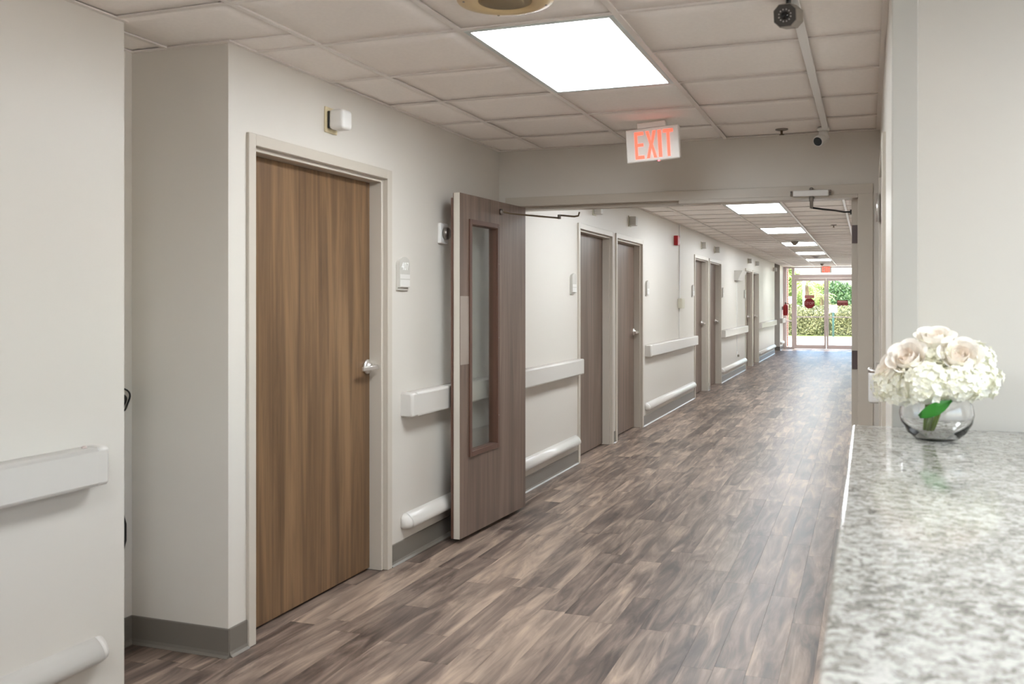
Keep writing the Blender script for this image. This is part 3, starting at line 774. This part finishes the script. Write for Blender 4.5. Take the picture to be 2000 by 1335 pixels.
# cable raceway and two cameras
t = thing('cable_raceway', 'white cable raceway along the ceiling between the two cameras', 'cable raceway', (GX[4], 4.8, C))
box('cover', (GX[4]-.018, 3.43, C-.016), (GX[4]+.018, 6.06, C-.0005), M['white'], t, .003, 2)
t = thing('bullet_camera', 'grey-bodied octagonal security camera with a ring of lights', 'security camera', (-.262, 3.39, 2.433), rot=(math.radians(12), 0, math.radians(-6)), local=True)
def octo(r, cut, y, z0=0): 
    c = r*cut; return [(-r, y, z0-r+c), (-r+c, y, z0-r), (r-c, y, z0-r), (r, y, z0-r+c), (r, y, z0+r-c), (r-c, y, z0+r), (-r+c, y, z0+r), (-r, y, z0+r-c)]
hb = loft('housing', [octo(.037, .5, -.03), octo(.0385, .5, -.026), octo(.0385, .5, .10), octo(.034, .5, .106)], M['camgrey'], t)
fc = loft('face', [octo(.0355, .5, -.0325), octo(.036, .5, -.0302)], M['camface'], t)
lathe('lens', [(0, 0), (.013, 0), (.011, -.004), (0, -.005)], (0, -.0327, 0), M['lens'], fc, 'Y', 20)
for k in range(12):
    a = 2*PI*k/12+.25; lathe('led', [(0, 0), (.0032, 0), (.002, -.002), (0, -.0025)], (.020*math.cos(a), -.0327, .020*math.sin(a)), M['led'], fc, 'Y', 8)
tube('bracket', [(.0, .04, .0385), (.0, .05, .055), (.004, .055, .070)], .009, M['black'], t, 10)
lathe('base', [(0, 0), (.026, 0), (.026, .012), (0, .012)], (.004, .055, .064), M['black'], t, 'Z', 20)
t = thing('dome_camera', 'white tube security camera with black lens by the header wall', 'security camera', (-.255, 6.12, C), local=True)
lathe('base', [(0, -.0005), (.036, -.0005), (.036, -.016), (.031, -.022), (0, -.022)], (0, 0, 0), M['white'], t, 'Z', 24)
tube('neck', [(0, 0, -.02), (0, -.004, -.045), (-.005, -.012, -.06)], [.026, .028, .024], M['white'], t, 16)
d = Vector((-.42, -.78, -.40)).normalized(); c0 = Vector((.008, .03, -.052))
bdy = tube('barrel', [c0, c0+d*.01, c0+d*.085, c0+d*.092], [.026, .033, .034, .032], M['white'], t, 24)
tube('lens', [c0+d*.0925, c0+d*.0955], [.027, .0265], M['lens'], bdy, 24)

def dome_detector(x, y, r, h, label, m, pr=1.9):
    t = thing('ceiling_detector', label, 'smoke detector', (x, y, C), 'ceiling detectors')
    lathe('plate', [(0, -.0005), (r*pr, -.0005), (r*(pr-.05), -.012), (r, -.016), (0, -.016)], (x, y, C), M['white'], t, 'Z', 24)
    lathe('head', [(0, -.016), (r, -.017), (r*.9, -h*.55), (r*.35, -h), (0, -h)], (x, y, C), m, t, 'Z', 20)
dome_detector(-1.2, 17.3, .065, .085, 'dome ceiling detector before the third lit panel past the doors', M['camgrey'], 2.4)
dome_detector(-1.15, 23.4, .085, .035, 'flat dark ceiling detector before the lit panel closest to the entrance', M['hinge'], 1.15)
dome_detector(-1.2, 27.8, .05, .07, 'small ceiling detector closest to the glass entrance', M['camgrey'])

# ------------------------------------------------------------------ right wall: door, handle, box, rail
t = thing('door_11', 'pale door and frame on the right wall, seen at a sliver', 'door', (XR, 4.85, 0), None, 'structure')
bm = bmesh.new(); xf = XR-.016
bx(bm, (xf, 4.25, 0), (xf+.10, 4.30, 2.16), .002, 1); bx(bm, (xf, 5.40, 0), (xf+.10, 5.45, 2.16), .002, 1); bx(bm, (xf, 4.30, 2.11), (xf+.10, 5.40, 2.16), .002, 1)
finish('frame', bm, M['frame'], t)
p = box('panel', (XR-.004, 4.303, .012), (XR+.04, 5.397, 2.107), M['frame2'], t)
for zz in (1.95, 1.06, .25):
    tube('hinge_knuckle', [(XR-.022, 5.392, zz-.075), (XR-.022, 5.392, zz+.075)], .010, M['chrome'], p, 12)
r = lathe('lever_rose', [(0, 0), (.034, 0), (.034, -.010), (.02, -.014), (0, -.014)], (XR-.0045, 4.36, 1.16), M['chrome'], p, 'X', 20)
tube('lever', [(XR-.015, 4.36, 1.16), (XR-.055, 4.36, 1.16), (XR-.062, 4.37, 1.16), (XR-.062, 4.48, 1.16)], .009, M['chrome'], r, 10)
t = thing('wall_box', 'white rounded box on the right wall behind the flowers', 'dispenser', (XR, 5.6, .95))
box('body', (XR-.068, 5.52, .905), (XR-.0005, 5.66, 1.075), M['white'], t, .018, 3)
box('latch', (XR-.03, 5.505, .98), (XR-.012, 5.5195, 1.04), M['steel'], t, .002, 1)
handrail(XR, 3.75, 4.22, .945, 'pale handrail end on the right wall behind the flowers', s=-1, d=.07)

# ------------------------------------------------------------------ counter, vase and flowers
ZC = 1.07
t = thing('reception_counter', 'polished speckled grey granite reception counter', 'counter', (.27, 1.2, 0))
bm = bmesh.new(); bx(bm, (-.048, -1.2, ZC-.04), (.66, 3.188, ZC), .008, 3)
finish('granite_top', bm, M['granite'], t)
box('front_panel', (XR, -1.1, 0), (.194, 3.188, ZC-.0405), M['wall'], t)
box('under_cabinet', (.195, -1.1, 0), (.6, 3.18, ZC-.0405), M['frame2'], t)

VX, VY = .179, 2.93
vase = thing('glass_bowl', 'round clear glass bowl vase on the granite counter', 'vase', (VX, VY, ZC))
outer = [(0, .0005), (.05, .0005), (.058, .004), (.078, .022), (.093, .048), (.098, .072), (.094, .098), (.082, .118), (.070, .128)]
inner = [(r-.0035, z+(.010 if i < 3 else .002)) for i, (r, z) in enumerate(outer[1:])]
lathe('bowl', outer+[(.068, .129)]+[(r, z) for r, z in inner[::-1]]+[(0, .0105)], (VX, VY, ZC), M['bowl'], vase, 'Z', 48)
rng = random.Random(3)
def floret_bm(bm, p, n, s):
    n = Vector(n).normalized(); u = n.orthogonal().normalized(); v = n.cross(u)
    a0 = rng.random()*PI
    for k in range(4):
        a = a0+k*PI/2; d = u*math.cos(a)+v*math.sin(a); e = n.cross(d)
        lift = rng.uniform(.1, .5)
        q0 = Vector(p); q1 = q0+d*s*.55+e*s*.48+n*s*lift*.45; q2 = q0+d*s*1.05+n*s*lift; q3 = q0+d*s*.55-e*s*.48+n*s*lift*.45
        qm = q0+d*s*.55+n*s*lift*.15
        vv = [bm.verts.new(q) for q in (q0, q1, q2, q3, qm)]
        for tri in ((0, 1, 4), (1, 2, 4), (2, 3, 4), (3, 0, 4)): bm.faces.new([vv[i] for i in tri])
def hydrangea(c, r, label):
    c = Vector(c); t = thing('hydrangea', label, 'flower', tuple(c), 'white hydrangeas in the glass bowl')
    bm = bmesh.new(); N = 170
    for i in range(N):
        z = 1-2*(i+.5)/N
        if z < -.72: continue
        a = i*2.39996; rr = math.sqrt(1-z*z); n = Vector((rr*math.cos(a), rr*math.sin(a), z))
        n = (n+Vector((rng.uniform(-.2, .2) for _ in range(3)))).normalized()
        p = c+Vector((n.x*r, n.y*r, n.z*r*.86))*rng.uniform(.86, 1.06)
        floret_bm(bm, p, n, r*.20)
    o = finish('florets', bm, M['petal'], t); o['kind'] = 'stuff'
    bm = bmesh.new(); bmesh.ops.create_icosphere(bm, subdivisions=2, radius=r*.84, matrix=Matrix.Translation(c))
    finish('flower_head_core', bm, M['petal'], t, True)
    base = Vector((VX+(c.x-VX)*.12-.02, VY+(c.y-VY)*.12, ZC+.016))
    tube('stem', [base, base.lerp(Vector((VX+(c.x-VX)*.25, VY+(c.y-VY)*.25, ZC+.12)), 1.0), c-Vector((0, 0, r*.5))], .0042, M['stem'], t, 8)
Zf = ZC
hyd = [((VX-.098, VY-.03, Zf+.150), .068, 'white hydrangea head on the corridor side of the bouquet, low'), ((VX-.030, VY-.085, Zf+.165), .072, 'white hydrangea head at the front of the bouquet over the leaf'),
       ((VX+.084, VY-.04, Zf+.175), .074, 'white hydrangea head on the office side of the bouquet'), ((VX+.045, VY+.07, Zf+.20), .070, 'white hydrangea head at the back of the bouquet'),
       ((VX-.06, VY+.06, Zf+.195), .068, 'white hydrangea head at the back corner of the bouquet'), ((VX+.005, VY-.01, Zf+.235), .070, 'white hydrangea head in the middle between the roses'),
       ((VX+.045, VY-.09, Zf+.165), .062, 'small white hydrangea head low at the front of the bouquet'), ((VX+.092, VY+.01, Zf+.225), .056, 'small white hydrangea head high on the office side')]
for c, r, l in hyd: hydrangea(c, r, l)
def petal_mesh(hw, h, cup, curl):
    bm = bmesh.new(); n = 6; g = []
    for j in range(n+1):
        v = j/n; row = []
        for i in range(n+1):
            u = i/n*2-1; wd = hw*(math.sin(min(1, v*1.25+.22)*PI*.5)**.8)*(1-.25*max(0, v-.75)/.25*abs(u))
            x = u*wd; y = -cup*(1-u*u)*math.sin(v*PI*.6+.2)-curl*max(0, v-.6)**2*6*hw; z = h*v*(1-.10*u*u*v)
            row.append(bm.verts.new((x, y, z)))
        g.append(row)
    for j in range(n):
        for i in range(n): bm.faces.new((g[j][i], g[j][i+1], g[j+1][i+1], g[j+1][i]))
    me = bpy.data.meshes.new('rose_petal'); bm.to_mesh(me); bm.free()
    for p in me.polygons: p.use_smooth = True
    return me
PM = []
for hw, h, cup, curl, m in ((.013, .040, .006, .0, 'rosecore'), (.019, .044, .009, .05, 'rosecore'), (.026, .047, .012, .16, 'rose'), (.031, .047, .014, .3, 'rose')):
    me = petal_mesh(hw, h, cup, curl); me.materials.append(M[m]); PM.append(me)
def rose(c, d, s, label):
    d = Vector(d).normalized(); q = Vector((0, 0, 1)).rotation_difference(d)
    t = thing('rose', label, 'flower', c, 'blush white roses in the glass bowl', local=True)
    t.rotation_mode = 'QUATERNION'; t.rotation_quaternion = q; t.scale = (s, s, s)
    for lay, (nn, rad, tilt) in enumerate(((3, .003, .0), (4, .008, .05), (5, .013, .16), (6, .017, .34))):
        for k in range(nn):
            a = 2*PI*(k+.37*lay)/nn
            o = bpy.data.objects.new('petal', PM[lay]); COL.objects.link(o); o.parent = t
            o.location = (rad*math.cos(a), rad*math.sin(a), -.02)
            o.rotation_euler = Matrix.Rotation(a+PI/2, 3, 'Z').to_euler()
            o.rotation_euler = (Matrix.Rotation(a+PI/2, 3, 'Z') @ Matrix.Rotation(tilt, 3, 'X')).to_euler()
    lathe('calyx', [(0, -.03), (.008, -.028), (.016, -.018), (.014, -.010), (0, -.008)], (0, 0, 0), M['stem'], t, 'Z', 12)
rose((VX-.075, VY-.078, Zf+.228), (-.35, -.70, .62), 1.12, 'blush white rose on the corridor side of the bouquet')
rose((VX+.052, VY-.072, Zf+.236), (.12, -.75, .65), 1.15, 'blush white rose facing forward on the office side of the bouquet')
rose((VX-.005, VY-.03, Zf+.278), (.0, -.45, 1), 1.1, 'blush white rose at the very top of the bouquet')
rose((VX-.120, VY-.045, Zf+.190), (-.85, -.45, .35), 1.0, 'white rose low at the corridor edge of the bouquet')
# leaf over the rim
t = thing('bouquet_leaf', 'glossy green leaf folded over the bowl rim', 'leaf', (VX-.03, VY-.09, ZC+.1))
bm = bmesh.new(); n = 8; rows = []
A = Vector((VX-.050, VY-.108, ZC+.075)); B = Vector((VX+.038, VY-.100, ZC+.125)); side = Vector((-.35, -.25, .62)).normalized()*.7
for i in range(n+1):
    u = i/n; c = A.lerp(B, u)+Vector((0, -.012, 0))*math.sin(u*PI); wd = .026*math.sin(min(1, .06+u*1.02)*PI)**.8+.0015
    rows.append([bm.verts.new(c+side*wd*k+Vector((0, -.010, 0))*abs(k)) for k in (-1, 0, 1)])
for a, b in zip(rows, rows[1:]):
    for k in (0, 1): bm.faces.new((a[k], a[k+1], b[k+1], b[k]))
o = finish('leaf_blade', bm, M['leafg'], t, True)
sm = o.modifiers.new('thickness', 'SOLIDIFY'); sm.thickness = .0012

# ------------------------------------------------------------------ entrance glazing
AL = M['alu']
t = thing('window_1', 'narrow sidelight window left of the glass entrance doors', 'window', (-2.3, YE, 0), None, 'structure')
d0, d1 = YE-.05, YE+.05
boxes('window_frame', [((XL+.001, d0, 0), (-2.36, d1, C)), ((-2.205, d0, 0), (-2.125, d1, C)), ((-2.36, d0, 2.47), (-2.205, d1, C)), ((-2.36, d0, 0), (-2.205, d1, .06)), ((-2.36, d0, .83), (-2.205, d1, .87))], AL, t)
box('pane', (-2.36, YE-.004, .06), (-2.205, YE+.004, .83), M['pane'], t); box('pane', (-2.36, YE-.004, .87), (-2.205, YE+.004, 2.47), M['pane'], t)
t = thing('window_2', 'transom window over the glass entrance doors', 'window', (-1.2, YE, 2.2), None, 'structure')
boxes('window_frame', [((-2.125, d0, 2.475), (XR-.001, d1, C)), ((-2.125, d0, 2.165), (XR-.001, d1, 2.275)), ((-.26, d0, 0), (-.18, d1, 2.165)), ((.02, d0, 0), (XR-.001, d1, 2.165)), ((-.18, d0, 0), (.02, d1, .06))], AL, t)
box('pane', (-2.124, YE-.004, 2.275), (XR-.002, YE+.004, 2.475), M['pane'], t); box('pane', (-.18, YE-.004, .06), (.02, YE+.004, 2.165), M['pane'], t)
def glass_door(n, x0, x1, label, pull_right):
    t = thing('door_%d' % n, label, 'glass door', ((x0+x1)/2, YE, 0), None, 'structure')
    a, b = YE-.023, YE+.023; s = .06
    for q in ((x0, x0+s), (x1-s, x1)): box('stile', (q[0], a, .008), (q[1], b, 2.16), AL, t, .002, 1)
    box('top_rail', (x0+s, a, 2.08), (x1-s, b, 2.16), AL, t); box('middle_rail', (x0+s, a, .965), (x1-s, b, .995), AL, t); box('bottom_rail', (x0+s, a, .008), (x1-s, b, .125), AL, t)
    box('pane', (x0+s, YE-.003, .125), (x1-s, YE+.003, .965), M['pane'], t); box('pane', (x0+s, YE-.003, .995), (x1-s, YE+.003, 2.08), M['pane'], t)
    px = x1-s/2 if pull_right else x0+s/2
    box('push_bar', (x0+.03, a-.05, .972), (x1-.03, a-.02, .992), AL, t)
    tube('pull', [(px, b, 1.03), (px, b+.05, 1.04), (px, b+.05, 1.22), (px, b, 1.23)], .012, M['hinge'], t, 8)
    box('closer_body', ((x0+x1)/2-.3, a-.05, 2.09), ((x0+x1)/2-.02, a, 2.15), AL, t, .004)
    return t
glass_door(12, -2.123, -1.198, 'left glass entrance door carrying the STOP sign', True)
glass_door(13, -1.192, -.262, 'right glass entrance door carrying the small red sign', False)
# signs on the glass
t = thing('stop_sign', 'red octagonal STOP sign on the left glass door', 'stop sign', (-1.69, YE-.012, 1.395), local=True)
R = .165
oc = [(R*math.cos(PI/8+k*PI/4), R*math.sin(PI/8+k*PI/4)) for k in range(8)]
pl = loft('sign_plate', [[(x_, y_, z_) for x_, z_ in oc] for y_ in (0, .006)], M['signred'], t)
me = text_mesh('STOP', .115, .0006, .26); o = link_mesh('lettering', me, M['signpink'], pl); o.location = (0, -.0012, .0); o.rotation_euler = (PI/2, 0, 0)
t = thing('notice_plate', 'faded red notice strip directly above the STOP sign', 'sign', (-1.69, YE-.012, 1.6), local=True)
pl = box('sign_plate', (-.14, 0, -.042), (.14, .006, .042), mat('faded red', srgb(206, 110, 112), .5), t)
box('print_band', (-.10, -.0012, -.012), (.10, -.0002, .014), M['signpink'], pl)
t = thing('exit_only_sign', 'small dark red EXIT ONLY sign on the right glass door', 'sign', (-.73, YE-.012, 1.41), local=True)
pl = box('sign_plate', (-.155, 0, -.078), (.155, .006, .078), M['signred'], t)
box('print_band', (-.145, -.0012, .012), (.145, -.0002, .055), M['signpink'], pl)
me = text_mesh('EXIT ONLY', .062, .0006, .25); o = link_mesh('lettering', me, M['signpink'], pl); o.location = (0, -.0012, -.04); o.rotation_euler = (PI/2, 0, 0)

t = thing('window_added', 'wide unseen window added to the reception office for daylight', 'window', (3.35, -.3, .8), None, 'structure')  # unseen window, added so daylight lifts the ceiling and left wall
boxes('window_frame', [((3.31, -3.0+1.35*k-.03, .8), (3.39, -3.0+1.35*k+.03, 2.38)) for k in range(5)]+[((3.31, -3.0, .8), (3.39, 2.4, .86)), ((3.31, -3.0, 2.32), (3.39, 2.4, 2.38))], AL, t)
for k in range(4): box('pane', (3.347, -2.97+1.35*k, .86), (3.353, -1.68+1.35*k, 2.32), M['pane'], t)
struct(box('forecourt', (3.42, -60, -.25), (60, YE+.1, -.02), M['paving']), 'unseen pale concrete paving added outside the office window', 'ground')  # unseen ground added to bounce daylight in through the office window
# ------------------------------------------------------------------ outside
struct(box('ground', (-40, YE+.15, -.25), (40, 140, -.02), M['paving']), 'sunlit pale concrete forecourt outside the entrance', 'ground')
struct(box('lawn', (-40, 42.2, -.03), (40, 140, -.0), M['grass']), 'lawn beyond the hedge outside', 'ground')
t = thing('brick_pier', 'red brick pier outside, beside the sidelight', 'pier', (-2.42, 31.1, 0))
box('mortar_core', (-2.72, 30.86, 0), (-2.355, 31.2, 3.0), M['mortar'], t)
bshare = None
for k in range(40):
    for j, (xa, xb) in enumerate(((-2.725, -2.545), (-2.535, -2.350)) if k % 2 == 0 else ((-2.725, -2.640), (-2.630, -2.450), (-2.440, -2.350))):
        box('brick', (xa, 30.852, .075*k), (xb, 31.208, .075*k+.063), M['brick'], t)
rg = random.Random(11)
def leaf_quads(bm, pts, s0, s1, up=.3):
    for p in pts:
        n = Vector((rg.gauss(0, 1), rg.gauss(0, 1), rg.gauss(up, 1))).normalized(); u = n.orthogonal().normalized(); v = n.cross(u)
        a = rg.random()*2*PI; d = u*math.cos(a)+v*math.sin(a); e = n.cross(d); s = rg.uniform(s0, s1)
        vv = [bm.verts.new(p+q) for q in (-d*s, e*s*.5, d*s, -e*s*.5)]
        bm.faces.new(vv)
def hedge(x0, x1, y0, label):
    t = thing('hedge', label, 'hedge', ((x0+x1)/2, y0+2, 0))
    loft('hedge_core', [[(x, y0+.12, 0), (x, y0+.15, .75), (x, y0+.6, .98), (x, y0+3.5, 1.18), (x, y0+3.9, 0)] for x in (x0, x1)], M['hedgecore'], t)
    pts = []
    for i in range(42000):
        x = rg.uniform(x0, x1); b = .06*math.sin(x*3.1)+.05*math.sin(x*7.3+1)
        if rg.random() < .6: z = rg.uniform(.02, .98); y = y0+.08+b+(.4*max(0, z-.7)**1.2)+rg.uniform(-.06, .1)
        else: y = y0+rg.uniform(.3, 3.8); z = .96+.07*(y-y0)+b*.6+rg.uniform(-.03, .09)
        pts.append(Vector((x, y, max(.02, z))))
    bm = bmesh.new(); leaf_quads(bm, pts, .025, .06); o = finish('hedge_leaves', bm, M['hedge'], t); o['kind'] = 'stuff'
hedge(-7.0, 3.0, 42.8, 'clipped yellow-green hedge across the forecourt')
def tree(x, y, h, crown, label, m, n=9000, s=(.05, .12)):
    t = thing('tree', label, 'tree', (x, y, 0))
    tube('trunk', [(x, y, 0), (x+.1, y, h*.3), (x, y, h*.6)], [.2, .16, .08], M['bark'], t, 8)
    bm = bmesh.new()
    for (dx, dy, dz, r) in crown:
        c = Vector((x+dx, y+dy, dz)); pts = []
        for i in range(int(n*r*r/3)+200):
            d = Vector((rg.gauss(0, 1), rg.gauss(0, 1), rg.gauss(0, 1))).normalized()
            pts.append(c+d*r*(rg.random()**.35)*(1+.15*math.sin(d.x*5+d.z*4)))
        leaf_quads(bm, pts, *s)
    o = finish('foliage', bm, m, t); o['kind'] = 'stuff'
tree(-5.8, 72, 4.5, [(0, 0, 2.6, 1.5), (.2, 0, 1.3, 1.2), (-.6, 0, 3.7, 1.5), (-1.4, 0, 2.0, 1.4)], 'pale green tree seen through the narrow sidelight', M['tree1'])
tree(-3.8, 78, 3, [(0, 0, 1.7, 1.35), (1.2, 0, 1.8, 1.2), (-1.2, 0, 1.6, 1.3), (2.2, 1, 1.5, 1.2)], 'pale green tree behind the palm', M['tree1'])
tree(-1.75, 66, 3, [(0, 0, 1.9, .95), (.3, -.5, 1.2, .8), (-.4, -.5, 1.2, .7)], 'dark green tree behind the right glass door', M['tree2'])
tree(-.3, 71, 3, [(0, 0, 1.8, 1.2), (-.7, -.5, 1.6, 1.0), (1.2, 0, 1.4, 1.1), (.6, -.5, 1.0, .9)], 'mid green leafy tree beside the dark one', M['tree3'])
def palm(x, y, zc, r, label, n=26):
    t = thing('palm', label, 'palm tree', (x, y, 0))
    tube('trunk', [(x, y, 0), (x+.03, y, zc*.5), (x, y, zc)], [.16, .13, .12], M['bark'], t, 10)
    for k in range(n):
        a = 2*PI*k/n*1.0+rg.uniform(-.1, .1); el = rg.uniform(-.5, 1.1); L_ = r*rg.uniform(.8, 1.1)
        d = Vector((math.cos(a), math.sin(a), 0)); bm = bmesh.new(); prev = None; p = Vector((x, y, zc)); e = el
        for i in range(11):
            q = p.copy(); sd = Vector((-d.y, d.x, 0))
            if i > 1:
                ll = L_*.26*math.sin(i/11*PI)**.6
                for s_ in (-1, 1):
                    tip = q+sd*s_*ll+d*ll*.5+Vector((0, 0, -ll*.35)); w_ = Vector((d.x, d.y, 0))*.025
                    bm.faces.new([bm.verts.new(v_) for v_ in (q-w_, q+w_, tip)])
            dirv = (d*math.cos(e)+Vector((0, 0, math.sin(e))))
            p = p+dirv*L_/11; e -= .17
            w2 = sd*.012
            bm.faces.new([bm.verts.new(v_) for v_ in (q-w2, q+w2, p+w2, p-w2)])
        finish('frond', bm, M['palm'], t)
palm(-3.2, 56, 2.35, 1.15, 'palm tree beyond the hedge behind the left glass door')
palm(-2.62, 60, 1.75, .95, 'smaller palm beyond the hedge, beside the taller palm')
t = thing('lamp_post', 'pale slim pole beyond the hedge in front of the palm', 'pole', (-3.03, 50, 0))
tube('pole', [(-3.03, 50, 0), (-3.03, 50, 2.55)], .06, M['white'], t, 10)
lathe('pole_base', [(0, 0), (.12, 0), (.12, .1), (.07, .16), (0, .16)], (-3.03, 50, 0), M['white'], t)
t = thing('post_sign', 'blank white board on a green post before the hedge', 'sign', (-1.36, 41.6, 0))
tube('post', [(-1.355, 41.6, 0), (-1.355, 41.6, 1.12)], .045, M['postgreen'], t, 10)
box('board', (-1.505, 41.53, 1.0), (-1.20, 41.56, 1.30), M['signtext'], t, .004)
t = thing('parked_van', 'white parked van beyond the hedge', 'van', (-5.2, 62, 0))
boxes('body', [((-7.4, 61.2, .35), (-3.6, 63, 1.2)), ((-7.2, 61.3, 1.2), (-4.4, 62.9, 1.75))], M['vehicle'], t, .08)
box('window_band', (-7.0, 61.28, 1.25), (-4.6, 61.32, 1.62), M['lens'], t)
for xx in (-6.7, -4.3): lathe('wheel', [(0, -.1), (.33, -.1), (.33, .1), (0, .1)], (xx, 61.25, .33), M['tyre'], t, 'Y', 20)
